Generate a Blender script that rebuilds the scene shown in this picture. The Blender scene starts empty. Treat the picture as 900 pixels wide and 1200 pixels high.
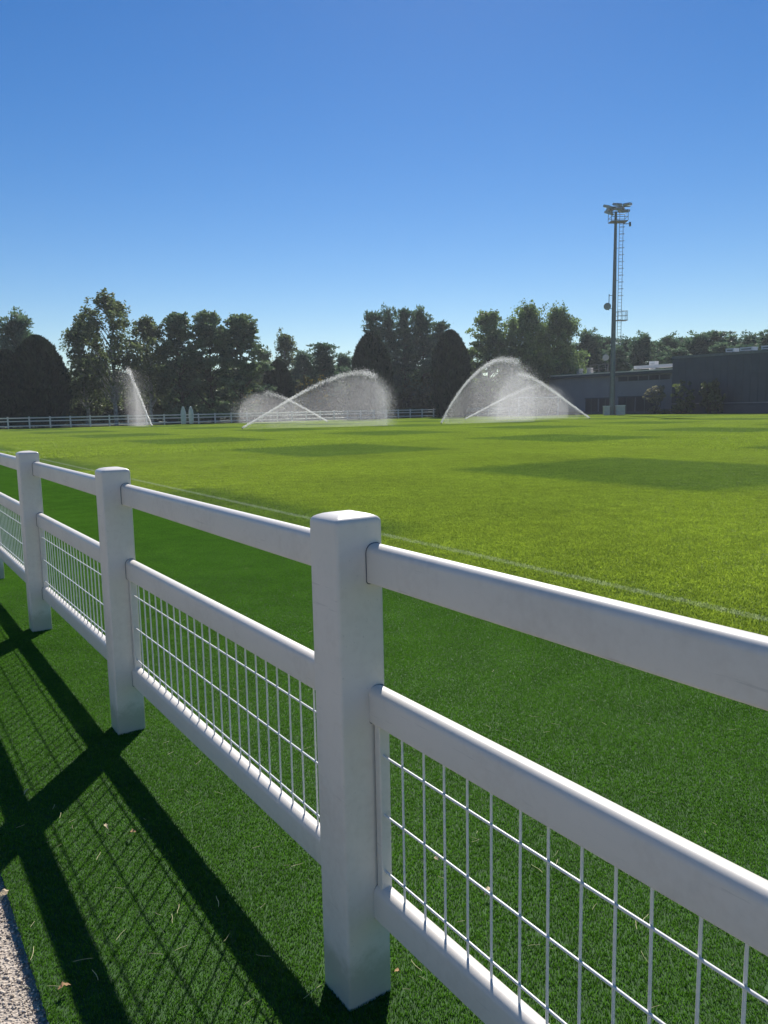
import bpy, bmesh, math, random
import numpy as np
from mathutils import Vector, Matrix

# ------------------------------------------------------------------ camera, sky, sun, exposure
FPX, PITCH, ROLL, HCAM = 916.6, 0.132224, -0.018544, 1.456      # focal length in pixels of a 900 px wide frame
PHI = -0.980572                                                # heading of the near fence
FA = np.array([math.cos(PHI), math.sin(PHI), 0.0])             # along the near fence
FN = np.array([math.sin(PHI), -math.cos(PHI), 0.0])            # across it, away from the field
FO = np.array([-0.08966, 1.82787, 0.0])                        # foot of the first post
CF = np.array([0, math.cos(PITCH), -math.sin(PITCH)])
_u = np.array([0, math.sin(PITCH), math.cos(PITCH)]); _r = np.array([1.0, 0, 0])
CR = math.cos(ROLL) * _r + math.sin(ROLL) * _u
CU = -math.sin(ROLL) * _r + math.cos(ROLL) * _u
EYE = np.array([0, 0, HCAM])

sc = bpy.context.scene
C = sc.collection
cd = bpy.data.cameras.new('camera'); cam = bpy.data.objects.new('camera', cd); C.objects.link(cam)
cd.sensor_fit = 'HORIZONTAL'; cd.sensor_width = 36; cd.lens = 36 * FPX / 900
cd.clip_start = 0.05; cd.clip_end = 3000
m = Matrix.Identity(4)
for i in range(3):
    m[i][0] = CR[i]; m[i][1] = CU[i]; m[i][2] = -CF[i]; m[i][3] = EYE[i]
cam.matrix_world = m
sc.camera = cam

SUN = Vector((0.136, 1.2345, 1.0)).normalized()
w = bpy.data.worlds.new('World'); sc.world = w; w.use_nodes = True
nt = w.node_tree
sky = nt.nodes.new('ShaderNodeTexSky'); sky.sky_type = 'NISHITA'; sky.sun_disc = False
sky.sun_elevation = math.asin(SUN.z); sky.sun_rotation = math.atan2(SUN.x, SUN.y)
sky.altitude = 100; sky.air_density = 1.0; sky.dust_density = 0.05; sky.ozone_density = 3.0
bg = nt.nodes['Background']; bg.inputs['Strength'].default_value = 0.069
hsv = nt.nodes.new('ShaderNodeHueSaturation'); hsv.inputs['Saturation'].default_value = 1.36; hsv.inputs['Hue'].default_value = 0.508
nt.links.new(sky.outputs[0], hsv.inputs['Color']); nt.links.new(hsv.outputs[0], bg.inputs[0])
sl = bpy.data.lights.new('sun', 'SUN'); sl.energy = 5.0; sl.angle = math.radians(0.53); sl.color = (1.0, 0.95, 0.87)
so = bpy.data.objects.new('sun', sl); C.objects.link(so)
so.rotation_euler = SUN.to_track_quat('Z', 'Y').to_euler(); so.location = (0, 0, 60)
vs = sc.view_settings; vs.view_transform = 'Standard'; vs.look = 'None'; vs.exposure = 0.42; vs.gamma = 1.0; vs.use_curve_mapping = False
sc.render.engine = 'CYCLES'
sc.cycles.use_denoising = True
sc.cycles.max_bounces = 8; sc.cycles.diffuse_bounces = 4; sc.cycles.glossy_bounces = 2; sc.cycles.transmission_bounces = 4
sc.cycles.sample_clamp_indirect = 4.0; sc.cycles.transparent_max_bounces = 40

# ------------------------------------------------------------------ helpers
def ray(x, y): return CF + CR * (x - 450) / FPX - CU * (y - 600) / FPX
def pt(x, y, Y):                       # point at depth Y seen in direction (x, y)
    d = ray(x, y); return EYE + d * (Y / d[1])
def gpt(x, y, z=0.0):
    d = ray(x, y); return EYE + d * ((z - HCAM) / d[2])
def F(s, n, z=0.0): return FO + FA * s + FN * n + np.array([0, 0, z])

def link(o, parent=None):
    C.objects.link(o)
    if parent is not None: o.parent = parent
    return o
def tag(o, label=None, cat=None, group=None, kind=None):
    if label: o['label'] = label
    if cat: o['category'] = cat
    if group: o['group'] = group
    if kind: o['kind'] = kind
    return o
def empty(name, loc=(0, 0, 0), rz=0.0):
    o = bpy.data.objects.new(name, None); C.objects.link(o); o.location = tuple(loc); o.rotation_euler.z = rz
    o.empty_display_size = 0.2
    return o

class MB:
    """collects simple shapes into one mesh"""
    def __init__(s): s.v = []; s.f = []; s.sm = []
    def add(s, vs, fs, smooth=False):
        b = len(s.v); s.v += [tuple(map(float, q)) for q in vs]
        for q in fs: s.f.append(tuple(i + b for i in q)); s.sm.append(smooth)
    def box(s, x0, x1, y0, y1, z0, z1):
        s.add([(x0,y0,z0),(x1,y0,z0),(x1,y1,z0),(x0,y1,z0),(x0,y0,z1),(x1,y0,z1),(x1,y1,z1),(x0,y1,z1)],
              [(0,3,2,1),(4,5,6,7),(0,1,5,4),(1,2,6,5),(2,3,7,6),(3,0,4,7)])
    def tube(s, P, R, k=8, cap=True, smooth=True):
        P = [np.array(p, float) for p in P]
        if not hasattr(R, '__len__'): R = [R] * len(P)
        rings = []; up = None
        for i, p in enumerate(P):
            t = P[min(i+1, len(P)-1)] - P[max(i-1, 0)]; t = t / (np.linalg.norm(t) + 1e-9)
            if up is None:
                up = np.array([0, 0, 1.0]) if abs(t[2]) < .9 else np.array([1.0, 0, 0])
            a = np.cross(up, t); a /= np.linalg.norm(a) + 1e-9; b = np.cross(t, a); up = b
            rings.append([p + R[i] * (math.cos(2*math.pi*j/k) * a + math.sin(2*math.pi*j/k) * b) for j in range(k)])
        vs = [q for r in rings for q in r]; fs = []
        for i in range(len(P) - 1):
            for j in range(k):
                fs.append((i*k+j, i*k+(j+1) % k, (i+1)*k+(j+1) % k, (i+1)*k+j))
        s.add(vs, fs, smooth)
        if cap:
            s.add(rings[0], [tuple(range(k-1, -1, -1))]); s.add(rings[-1], [tuple(range(k))])
    def extrude(s, prof, axis, a0, a1, smooth=False):
        """profile of (u, v) points swept along x ('x': u=y, v=z) or z ('z': u=x, v=y)"""
        k = len(prof)
        mk = (lambda u, v, t: (t, u, v)) if axis == 'x' else ((lambda u, v, t: (u, v, t)) if axis == 'z' else (lambda u, v, t: (u, t, v)))
        vs = [mk(u, v, a0) for u, v in prof] + [mk(u, v, a1) for u, v in prof]
        s.add(vs, [(j, (j+1) % k, k+(j+1) % k, k+j) for j in range(k)], smooth)
        s.add(vs[:k], [tuple(range(k-1, -1, -1))]); s.add(vs[k:], [tuple(range(k))])
    def mesh(s, name):
        me = bpy.data.meshes.new(name); me.from_pydata(s.v, [], s.f)
        me.polygons.foreach_set('use_smooth', s.sm); me.update(); return me
    def build(s, name, mat, parent=None):
        me = s.mesh(name); me.materials.append(mat)
        return link(bpy.data.objects.new(name, me), parent)

def np_mesh(name, V, Fc, mat, tint=None):
    """V (n,3) floats, Fc (m,k) ints, optional tint per vertex"""
    V = np.asarray(V, np.float32); Fc = np.asarray(Fc, np.int32); k = Fc.shape[1]
    me = bpy.data.meshes.new(name)
    me.vertices.add(len(V)); me.vertices.foreach_set('co', V.ravel())
    me.loops.add(Fc.size); me.loops.foreach_set('vertex_index', Fc.ravel())
    me.polygons.add(len(Fc)); me.polygons.foreach_set('loop_start', np.arange(0, Fc.size, k, dtype=np.int32))
    me.polygons.foreach_set('loop_total', np.full(len(Fc), k, np.int32))
    me.update(calc_edges=True)
    if tint is not None:
        at = me.attributes.new('tint', 'FLOAT', 'POINT'); at.data.foreach_set('value', np.asarray(tint, np.float32))
    me.materials.append(mat)
    return me
def copy_tree(o, parent=None):
    c = o.copy(); C.objects.link(c); c.parent = parent
    for ch in o.children: copy_tree(ch, c)
    return c
def rrect(w2, h0, h1, r, k=4):
    """rounded rectangle profile, u in [-w2,w2], v in [h0,h1], counter-clockwise"""
    out = []
    for cx, cy, a0 in ((w2-r, h0+r, -90), (w2-r, h1-r, 0), (-w2+r, h1-r, 90), (-w2+r, h0+r, 180)):
        for i in range(k+1):
            t = math.radians(a0 + 90*i/k); out.append((cx + r*math.cos(t), cy + r*math.sin(t)))
    return out

# ------------------------------------------------------------------ materials
def new_mat(name):
    mt = bpy.data.materials.new(name); mt.use_nodes = True
    return mt, mt.node_tree, mt.node_tree.nodes['Principled BSDF']
def N(t, kind, **kw):
    n = t.nodes.new(kind)
    for k, v in kw.items():
        if k.startswith('i_'): n.inputs[int(k[2:])].default_value = v
        else: setattr(n, k, v)
    return n
def ramp(t, fac, stops):
    r = t.nodes.new('ShaderNodeValToRGB'); e = r.color_ramp.elements
    e[0].position, e[0].color = stops[0][0], (*stops[0][1], 1)
    e[1].position, e[1].color = stops[-1][0], (*stops[-1][1], 1)
    for p, c in stops[1:-1]:
        q = e.new(p); q.color = (*c, 1)
    t.links.new(fac, r.inputs[0]); return r.outputs[0]
def noise(t, scale, detail=4, rough=.55, coord='Object'):
    tc = t.nodes.new('ShaderNodeTexCoord')
    n = t.nodes.new('ShaderNodeTexNoise'); n.inputs['Scale'].default_value = scale
    n.inputs['Detail'].default_value = detail; n.inputs['Roughness'].default_value = rough
    if coord == 'World':
        g = t.nodes.new('ShaderNodeNewGeometry'); t.links.new(g.outputs['Position'], n.inputs['Vector'])
    else:
        t.links.new(tc.outputs[coord], n.inputs['Vector'])
    return n.outputs['Fac']
def bump(t, b, h, strength=.3, dist=.01):
    n = t.nodes.new('ShaderNodeBump'); n.inputs['Strength'].default_value = strength; n.inputs['Distance'].default_value = dist
    t.links.new(h, n.inputs['Height']); t.links.new(n.outputs[0], b.inputs['Normal'])
def simple(name, col, rough=.6, metal=0.0, var=.15, scale=6, bmp=0.0, spec=.5):
    mt, t, b = new_mat(name)
    lo = tuple(c*(1-var) for c in col); hi = tuple(min(1, c*(1+var)) for c in col)
    f = noise(t, scale)
    t.links.new(ramp(t, f, [(.3, lo), (.7, hi)]), b.inputs['Base Color'])
    b.inputs['Roughness'].default_value = rough; b.inputs['Metallic'].default_value = metal
    b.inputs['Specular IOR Level'].default_value = spec
    if bmp: bump(t, b, noise(t, scale*4), bmp)
    return mt

def leaf_mat(name, dark, light, trans=.4, gloss=.04):
    mt, t, b = new_mat(name); t.nodes.remove(b)
    at = N(t, 'ShaderNodeAttribute', attribute_name='tint')
    col = ramp(t, at.outputs['Fac'], [(0, dark), (1, light)])
    d = N(t, 'ShaderNodeBsdfDiffuse'); tr = N(t, 'ShaderNodeBsdfTranslucent'); mx = N(t, 'ShaderNodeMixShader'); mx.inputs[0].default_value = trans
    t.links.new(col, d.inputs[0])
    hs = N(t, 'ShaderNodeHueSaturation'); hs.inputs['Hue'].default_value = .485; hs.inputs['Saturation'].default_value = 1.1; hs.inputs['Value'].default_value = 1.2
    t.links.new(col, hs.inputs['Color']); t.links.new(hs.outputs[0], tr.inputs[0])
    t.links.new(d.outputs[0], mx.inputs[1]); t.links.new(tr.outputs[0], mx.inputs[2])
    g = N(t, 'ShaderNodeBsdfGlossy'); g.inputs['Roughness'].default_value = .45
    m2 = N(t, 'ShaderNodeMixShader'); m2.inputs[0].default_value = gloss
    t.links.new(mx.outputs[0], m2.inputs[1]); t.links.new(g.outputs[0], m2.inputs[2])
    t.links.new(m2.outputs[0], t.nodes['Material Output'].inputs[0])
    return mt

def grass_mat(name, dark, light, trans, mow=False, line=False, gloss=.03, patch=.25):
    """grass blades and the soil sheet under them; mowing checks follow the field's own axes"""
    mt, t, b = new_mat(name); t.nodes.remove(b)
    L = t.links.new
    at = N(t, 'ShaderNodeAttribute', attribute_name='tint')
    col = ramp(t, at.outputs['Fac'], [(0, dark), (1, light)])
    g = N(t, 'ShaderNodeNewGeometry')
    def mul(c, fac_out):
        mxr = N(t, 'ShaderNodeMix', data_type='RGBA', blend_type='MULTIPLY'); mxr.inputs[0].default_value = 1
        L(c, mxr.inputs[6]); L(fac_out, mxr.inputs[7]); return mxr.outputs[2]
    nz = N(t, 'ShaderNodeTexNoise'); nz.inputs['Scale'].default_value = .35; nz.inputs['Detail'].default_value = 6
    L(g.outputs['Position'], nz.inputs['Vector'])
    col = mul(col, ramp(t, nz.outputs['Fac'], [(.3, (1-patch,)*3), (.7, (1+patch*.6, 1+patch*.5, 1))]))
    nz2 = N(t, 'ShaderNodeTexNoise'); nz2.inputs['Scale'].default_value = 3.2; nz2.inputs['Detail'].default_value = 5
    L(g.outputs['Position'], nz2.inputs['Vector'])
    col = mul(col, ramp(t, nz2.outputs['Fac'], [(.3, (.82, .84, .85)), (.7, (1.12, 1.1, 1.05))]))
    nz3 = N(t, 'ShaderNodeTexNoise'); nz3.inputs['Scale'].default_value = 22 if mow else 70; nz3.inputs['Detail'].default_value = 3
    L(g.outputs['Position'], nz3.inputs['Vector'])
    col = mul(col, ramp(t, nz3.outputs['Fac'], [(.36, (.78, .80, .78)), (.64, (1.20, 1.18, 1.2))]))
    if mow:
        sub = N(t, 'ShaderNodeVectorMath', operation='SUBTRACT'); sub.inputs[1].default_value = tuple(FO)
        L(g.outputs['Position'], sub.inputs[0])
        # uneven mower tracks
        wn = N(t, 'ShaderNodeTexNoise'); wn.inputs['Scale'].default_value = 1.3; wn.inputs['Detail'].default_value = 3
        L(g.outputs['Position'], wn.inputs['Vector'])
        def wave(vec, off, cell, wob):
            dt = N(t, 'ShaderNodeVectorMath', operation='DOT_PRODUCT'); dt.inputs[1].default_value = tuple(vec); L(sub.outputs[0], dt.inputs[0])
            a1 = N(t, 'ShaderNodeMath', operation='MULTIPLY_ADD'); L(wn.outputs['Fac'], a1.inputs[0]); a1.inputs[1].default_value = wob; L(dt.outputs['Value'], a1.inputs[2])
            a = N(t, 'ShaderNodeMath', operation='SUBTRACT'); L(a1.outputs[0], a.inputs[0]); a.inputs[1].default_value = off
            p = N(t, 'ShaderNodeMath', operation='MULTIPLY'); L(a.outputs[0], p.inputs[0]); p.inputs[1].default_value = math.pi / cell
            s_ = N(t, 'ShaderNodeMath', operation='SINE'); L(p.outputs[0], s_.inputs[0])
            k = N(t, 'ShaderNodeMath', operation='MULTIPLY_ADD', use_clamp=True); L(s_.outputs[0], k.inputs[0]); k.inputs[1].default_value = 3.0; k.inputs[2].default_value = .5
            return k.outputs[0]
        S = wave(FA, -12.6, 6.9, .5); Nn = wave(FN, -16.2, 5.9, .5)
        pr = N(t, 'ShaderNodeMath', operation='MULTIPLY'); L(S, pr.inputs[0]); L(Nn, pr.inputs[1])
        sm = N(t, 'ShaderNodeMath', operation='ADD'); L(S, sm.inputs[0]); L(Nn, sm.inputs[1])
        s5 = N(t, 'ShaderNodeMath', operation='MULTIPLY'); L(sm.outputs[0], s5.inputs[0]); s5.inputs[1].default_value = .11
        tot = N(t, 'ShaderNodeMath', operation='MULTIPLY_ADD', use_clamp=True); L(pr.outputs[0], tot.inputs[0]); tot.inputs[1].default_value = .62; L(s5.outputs[0], tot.inputs[2])
        col = mul(col, ramp(t, tot.outputs[0], [(0, (1.06, 1.03, 1.0)), (1, (.47, .58, .88))]))
        if line:
            dt = N(t, 'ShaderNodeVectorMath', operation='DOT_PRODUCT'); dt.inputs[1].default_value = tuple(FN); L(sub.outputs[0], dt.inputs[0])
            a = N(t, 'ShaderNodeMath', operation='ADD'); L(dt.outputs['Value'], a.inputs[0]); a.inputs[1].default_value = 4.08
            ab = N(t, 'ShaderNodeMath', operation='ABSOLUTE'); L(a.outputs[0], ab.inputs[0])
            lt = N(t, 'ShaderNodeMath', operation='LESS_THAN'); L(ab.outputs[0], lt.inputs[0]); lt.inputs[1].default_value = .055
            wn3 = N(t, 'ShaderNodeTexNoise'); wn3.inputs['Scale'].default_value = 14; wn3.inputs['Detail'].default_value = 4; L(g.outputs['Position'], wn3.inputs['Vector'])
            f3 = ramp(t, wn3.outputs['Fac'], [(.3, (.08,)*3), (.7, (.36,)*3)])
            f4 = N(t, 'ShaderNodeMath', operation='MULTIPLY'); L(lt.outputs[0], f4.inputs[0]); L(f3, f4.inputs[1])
            mxr = N(t, 'ShaderNodeMix', data_type='RGBA'); L(f4.outputs[0], mxr.inputs[0]); L(col, mxr.inputs[6]); mxr.inputs[7].default_value = (.62, .66, .60, 1)
            col = mxr.outputs[2]
    d = N(t, 'ShaderNodeBsdfDiffuse'); tr = N(t, 'ShaderNodeBsdfTranslucent'); mx = N(t, 'ShaderNodeMixShader'); mx.inputs[0].default_value = trans
    L(col, d.inputs[0]); L(col, tr.inputs[0]); L(d.outputs[0], mx.inputs[1]); L(tr.outputs[0], mx.inputs[2])
    gl = N(t, 'ShaderNodeBsdfGlossy'); gl.inputs['Roughness'].default_value = .38; m2 = N(t, 'ShaderNodeMixShader'); m2.inputs[0].default_value = gloss
    L(mx.outputs[0], m2.inputs[1]); L(gl.outputs[0], m2.inputs[2]); L(m2.outputs[0], t.nodes['Material Output'].inputs[0])
    return mt

M = {}
# white fence plastic: faint grime and dull sheen
def fence_mat():
    mt, t, b = new_mat('white_pvc')
    f1 = noise(t, 3.0, 8, .6); f2 = noise(t, 45, 3)
    mxx = N(t, 'ShaderNodeMath', operation='MULTIPLY_ADD'); t.links.new(f1, mxx.inputs[0]); mxx.inputs[1].default_value = .7
    sc2 = N(t, 'ShaderNodeMath', operation='MULTIPLY'); t.links.new(f2, sc2.inputs[0]); sc2.inputs[1].default_value = .3
    t.links.new(sc2.outputs[0], mxx.inputs[2])
    t.links.new(ramp(t, mxx.outputs[0], [(.28, (.62, .57, .51)), (.5, (.725, .68, .62)), (.75, (.755, .71, .65))]), b.inputs['Base Color'])
    t.links.new(ramp(t, f1, [(.3, (.46,)*3), (.7, (.36,)*3)]), b.inputs['Roughness'])
    b.inputs['Specular IOR Level'].default_value = .45
    # splash dirt near the turf
    base_link = b.inputs['Base Color'].links[0].from_socket
    tc = N(t, 'ShaderNodeTexCoord'); sp = N(t, 'ShaderNodeSeparateXYZ'); t.links.new(tc.outputs['Object'], sp.inputs[0])
    f5 = noise(t, 22, 5, .65); ad = N(t, 'ShaderNodeMath', operation='MULTIPLY_ADD'); t.links.new(f5, ad.inputs[0]); ad.inputs[1].default_value = -.16; t.links.new(sp.outputs[2], ad.inputs[2])
    dirt = ramp(t, ad.outputs[0], [(0.0, (.55,)*3), (.06, (0,)*3)])
    mxr = N(t, 'ShaderNodeMix', data_type='RGBA'); t.links.new(dirt, mxr.inputs[0]); t.links.new(base_link, mxr.inputs[6]); mxr.inputs[7].default_value = (.30, .31, .20, 1)
    # hairline scuffs
    mp = N(t, 'ShaderNodeMapping'); mp.inputs['Scale'].default_value = (2.5, 40, 40); t.links.new(tc.outputs['Object'], mp.inputs[0])
    sn_ = N(t, 'ShaderNodeTexNoise'); sn_.inputs['Scale'].default_value = 3; sn_.inputs['Detail'].default_value = 8; t.links.new(mp.outputs[0], sn_.inputs['Vector'])
    scf = ramp(t, sn_.outputs['Fac'], [(.66, (0,)*3), (.72, (.35,)*3)])
    mx3 = N(t, 'ShaderNodeMix', data_type='RGBA'); t.links.new(scf, mx3.inputs[0]); t.links.new(mxr.outputs[2], mx3.inputs[6]); mx3.inputs[7].default_value = (.42, .40, .37, 1)
    t.links.new(mx3.outputs[2], b.inputs['Base Color'])
    bump(t, b, f2, .03, .002)
    return mt
M['pvc'] = fence_mat()
M['wire'] = simple('white_wire', (.72, .73, .72), .35, 0, .05)
M['slot'] = simple('dark_joint', (.12, .13, .16), .8)
M['turf'] = grass_mat('artificial_turf', (.050, .142, .013), (.118, .292, .028), .5, gloss=.014, patch=.15)
M['turf_back'] = simple('turf_backing', (.030, .085, .015), .9, 0, .3, 20)
M['field'] = grass_mat('field_grass', (.200, .300, .030), (.34, .46, .052), .58, mow=True, line=True, gloss=.045, patch=.14)
M['soil'] = grass_mat('field_soil', (.18, .275, .03), (.18, .275, .03), .0, mow=True, gloss=0)
M['ground'] = simple('rough_ground', (.045, .065, .02), .9, 0, .4, .4)
M['bark'] = simple('bark', (.06, .05, .04), .9, 0, .4, 8, .4)
M['birch_bark'] = simple('birch_bark', (.30, .29, .27), .8, 0, .6, 5, .3)
M['birch'] = leaf_mat('birch_leaf', (0.052, 0.085, 0.036), (0.157, 0.207, 0.090), .5)
M['broad'] = leaf_mat('broad_leaf', (0.064, 0.115, 0.051), (0.206, 0.309, 0.107), .48)
M['alder'] = leaf_mat('alder_leaf', (0.053, 0.098, 0.058), (0.176, 0.260, 0.124), .42)
M['pine'] = leaf_mat('pine_needle', (0.042, 0.089, 0.059), (0.134, 0.218, 0.118), .42)
M['thuja'] = leaf_mat('thuja_spray', (0.009, 0.022, 0.014), (0.031, 0.059, 0.025), .1, .02)
M['bush'] = leaf_mat('bush_leaf', (0.036, 0.052, 0.024), (0.120, 0.156, 0.056), .4)
M['palebush'] = leaf_mat('pale_bush_leaf', (0.112, 0.120, 0.072), (0.320, 0.304, 0.192), .4)
M['greenbush'] = leaf_mat('green_bush_leaf', (.05, .085, .03), (.15, .20, .07), .5)
M['yellow'] = leaf_mat('yellow_leaf', (.07, .075, .015), (.22, .20, .05), .4)
M['steel'] = simple('galvanised_steel', (.16, .18, .18), .5, .6, .15, 3)
M['lamp_body'] = simple('lamp_housing', (.34, .36, .36), .4, .3)
M['glass'] = simple('lamp_glass', (.22, .25, .27), .08, 0, .05)
M['dish'] = simple('dish_grey', (.30, .32, .33), .5)
M['wall_grey'] = simple('grey_render', (.23, .225, .25), .85, 0, .08, .6, .05)
M['wall_dark'] = simple('dark_cladding', (.050, .066, .088), .55, 0, .10, .8)
M['dark_open'] = simple('dark_opening', (.030, .034, .046), .3, 0, .2, 2)
M['coping'] = simple('pale_coping', (.74, .68, .58), .6, 0, .1, 1)
M['white_metal'] = simple('white_sheet_metal', (.70, .72, .74), .4, 0, .06, 2)
M['cabinet'] = simple('cabinet_grey', (.52, .49, .46), .6, 0, .08, 3)
M['black'] = simple('black_plastic', (.015, .015, .016), .5)
M['goal'] = simple('goal_white', (.75, .76, .76), .4, 0, .04)
M['mannequin'] = simple('mannequin_grey', (.52, .55, .56), .5, 0, .12, 4)
M['leaf_dry'] = simple('dry_leaf', (.34, .20, .085), .8, 0, .4, 40, .3)
M['leaf_pale'] = simple('pale_dry_leaf', (.56, .45, .28), .8, 0, .25, 40, .3)
M['straw'] = simple('dry_straw', (.52, .50, .25), .7, 0, .25, 30)

def water_mat(name, clear):
    mt, t, b = new_mat(name); t.nodes.remove(b)
    d = N(t, 'ShaderNodeBsdfDiffuse'); d.inputs[0].default_value = (.92, .94, .96, 1)
    tr = N(t, 'ShaderNodeBsdfTranslucent'); tr.inputs[0].default_value = (.94, .95, .96, 1)
    mx = N(t, 'ShaderNodeMixShader'); mx.inputs[0].default_value = .82
    t.links.new(d.outputs[0], mx.inputs[1]); t.links.new(tr.outputs[0], mx.inputs[2])
    g = N(t, 'ShaderNodeBsdfGlossy'); g.inputs['Roughness'].default_value = .2; m2 = N(t, 'ShaderNodeMixShader'); m2.inputs[0].default_value = .08
    t.links.new(mx.outputs[0], m2.inputs[1]); t.links.new(g.outputs[0], m2.inputs[2])
    tp = N(t, 'ShaderNodeBsdfTransparent'); m3 = N(t, 'ShaderNodeMixShader'); m3.inputs[0].default_value = clear   # clear water lets most light through
    t.links.new(m2.outputs[0], m3.inputs[1]); t.links.new(tp.outputs[0], m3.inputs[2]); t.links.new(m3.outputs[0], t.nodes['Material Output'].inputs[0])
    return mt
M['water'] = water_mat('water_drops', .62); M['mist'] = water_mat('fine_spray', .78)
def cloud_mat():
    mt = bpy.data.materials.new('mist_body'); mt.use_nodes = True; t = mt.node_tree; t.nodes.remove(t.nodes['Principled BSDF'])
    pv = N(t, 'ShaderNodeVolumePrincipled'); pv.inputs['Color'].default_value = (.97, .98, 1, 1); pv.inputs['Density'].default_value = .22; pv.inputs['Anisotropy'].default_value = .45
    t.links.new(pv.outputs[0], t.nodes['Material Output'].inputs['Volume']); return mt
M['cloud'] = cloud_mat()
def gravel_mat(name, dk, lt, sc_):
    mt, t, b = new_mat(name)
    tc = N(t, 'ShaderNodeTexCoord'); v = N(t, 'ShaderNodeTexVoronoi'); v.inputs['Scale'].default_value = sc_
    t.links.new(tc.outputs['Object'], v.inputs['Vector'])
    n1 = noise(t, 4, 6)
    add = N(t, 'ShaderNodeMath', operation='MULTIPLY_ADD'); t.links.new(v.outputs['Color'], add.inputs[0]); add.inputs[1].default_value = .6
    h = N(t, 'ShaderNodeMath', operation='MULTIPLY'); t.links.new(n1, h.inputs[0]); h.inputs[1].default_value = .4; t.links.new(h.outputs[0], add.inputs[2])
    t.links.new(ramp(t, add.outputs[0], [(.15, dk), (.5, tuple((x+y)/2 for x, y in zip(dk, lt))), (.9, lt)]), b.inputs['Base Color'])
    b.inputs['Roughness'].default_value = .95; b.inputs['Specular IOR Level'].default_value = .2
    bump(t, b, v.outputs['Distance'], .8, .006)
    return mt
M['path'] = gravel_mat('gravel_bed', (.28, .235, .19), (.62, .54, .46), 130)
M['stone'] = leaf_mat('gravel_stone', (.30, .245, .195), (.86, .76, .64), 0.0, .02)

# ------------------------------------------------------------------ the setting: ground, path, turf strip, field
RZ = PHI                                 # local x runs along the fence, local y into the field (y = -n)
def sheet(name, x0, x1, y0, y1, z, mat, kind='structure', holder=None):
    b = MB(); b.add([(x0,y0,0),(x1,y0,0),(x1,y1,0),(x0,y1,0)], [(0,1,2,3)])
    o = b.build(name, mat); o.location = (FO[0], FO[1], z); o.rotation_euler.z = RZ
    return tag(o, kind=kind)
sheet('ground', -330, 110, -90, 330, -.066, M['ground'])
sheet('gravel_path', -60, 30, -3.6, -.5, -.040, M['path'])
b_ = MB(); b_.box(-92, 14, -.675, 3.0, -.05, 0); o_ = b_.build('turf_backing', M['turf_back']); o_.location = (FO[0], FO[1], -.012); o_.rotation_euler.z = RZ; tag(o_, kind='structure')
sheet('playing_field', -88, 24, 3.0, 87, -.026, M['soil'])

rng = np.random.default_rng(7)
def blade_patch(name, size, count, h, wd, lean, mat, hv=.35, seed=1):
    r = np.random.default_rng(seed)
    P = np.zeros((count, 3)); P[:, :2] = (r.random((count, 2)) - .5) * size
    ang = r.random(count) * 2*np.pi; D = np.stack([np.cos(ang), np.sin(ang), np.zeros(count)], 1)
    la = r.random(count) * 2*np.pi; ll = lean * r.random(count)**.7
    Ld = np.stack([np.cos(la)*ll, np.sin(la)*ll, np.zeros(count)], 1)
    hh = (h * (1 - hv + 2*hv*r.random(count)))[:, None]; ww = (wd * (.7 + .6*r.random(count)))[:, None]
    up = np.array([0, 0, 1.0])
    mid = P + up*hh*.6 + Ld*hh*.35; tip = P + up*hh*(1 - .25*ll[:, None]) + Ld*hh
    V = np.stack([P - D*ww/2, P + D*ww/2, mid + D*ww*.42, tip, mid - D*ww*.42], 1).reshape(-1, 3)
    b = np.arange(count)[:, None] * 5
    tint = np.repeat(np.clip(r.normal(.5, .24, count), 0, 1), 5)
    q = np.concatenate([b + np.array([[0, 1, 2, 4]]), b + np.array([[4, 2, 3, 3]])])
    T = np.concatenate([b + np.array([[0, 1, 2]]), b + np.array([[0, 2, 4]]), b + np.array([[4, 2, 3]])])
    return np_mesh(name, V, T, mat, tint)

def tile_nodes(name, sx, sy, nx, ny, seed, smin=.95, smax=1.1):
    g = bpy.data.node_groups.new(name, 'GeometryNodeTree')
    g.interface.new_socket('Geometry', in_out='INPUT', socket_type='NodeSocketGeometry')
    g.interface.new_socket('Geometry', in_out='OUTPUT', socket_type='NodeSocketGeometry')
    gi = g.nodes.new('NodeGroupInput'); go = g.nodes.new('NodeGroupOutput')
    gr = g.nodes.new('GeometryNodeMeshGrid')
    for k, v in zip(('Size X', 'Size Y', 'Vertices X', 'Vertices Y'), (sx, sy, nx, ny)): gr.inputs[k].default_value = v
    ip = g.nodes.new('GeometryNodeInstanceOnPoints')
    rv = g.nodes.new('FunctionNodeRandomValue'); rv.data_type = 'INT'
    rv.inputs[4].default_value = 0; rv.inputs[5].default_value = 3; rv.inputs['Seed'].default_value = seed
    mu = g.nodes.new('ShaderNodeMath'); mu.operation = 'MULTIPLY'; mu.inputs[1].default_value = math.pi/2
    cx = g.nodes.new('ShaderNodeCombineXYZ')
    rs = g.nodes.new('FunctionNodeRandomValue'); rs.data_type = 'FLOAT'; rs.inputs[2].default_value = smin; rs.inputs[3].default_value = smax; rs.inputs['Seed'].default_value = seed + 5
    c2 = g.nodes.new('ShaderNodeCombineXYZ'); c2.inputs[0].default_value = 1; c2.inputs[1].default_value = 1
    L = g.links.new
    L(gr.outputs[0], ip.inputs['Points']); L(gi.outputs[0], ip.inputs['Instance'])
    L(rv.outputs[2], mu.inputs[0]); L(mu.outputs[0], cx.inputs[2]); L(cx.outputs[0], ip.inputs['Rotation'])
    L(rs.outputs[1], c2.inputs[2]); L(c2.outputs[0], ip.inputs['Scale'])
    L(ip.outputs[0], go.inputs[0])
    return g
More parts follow.
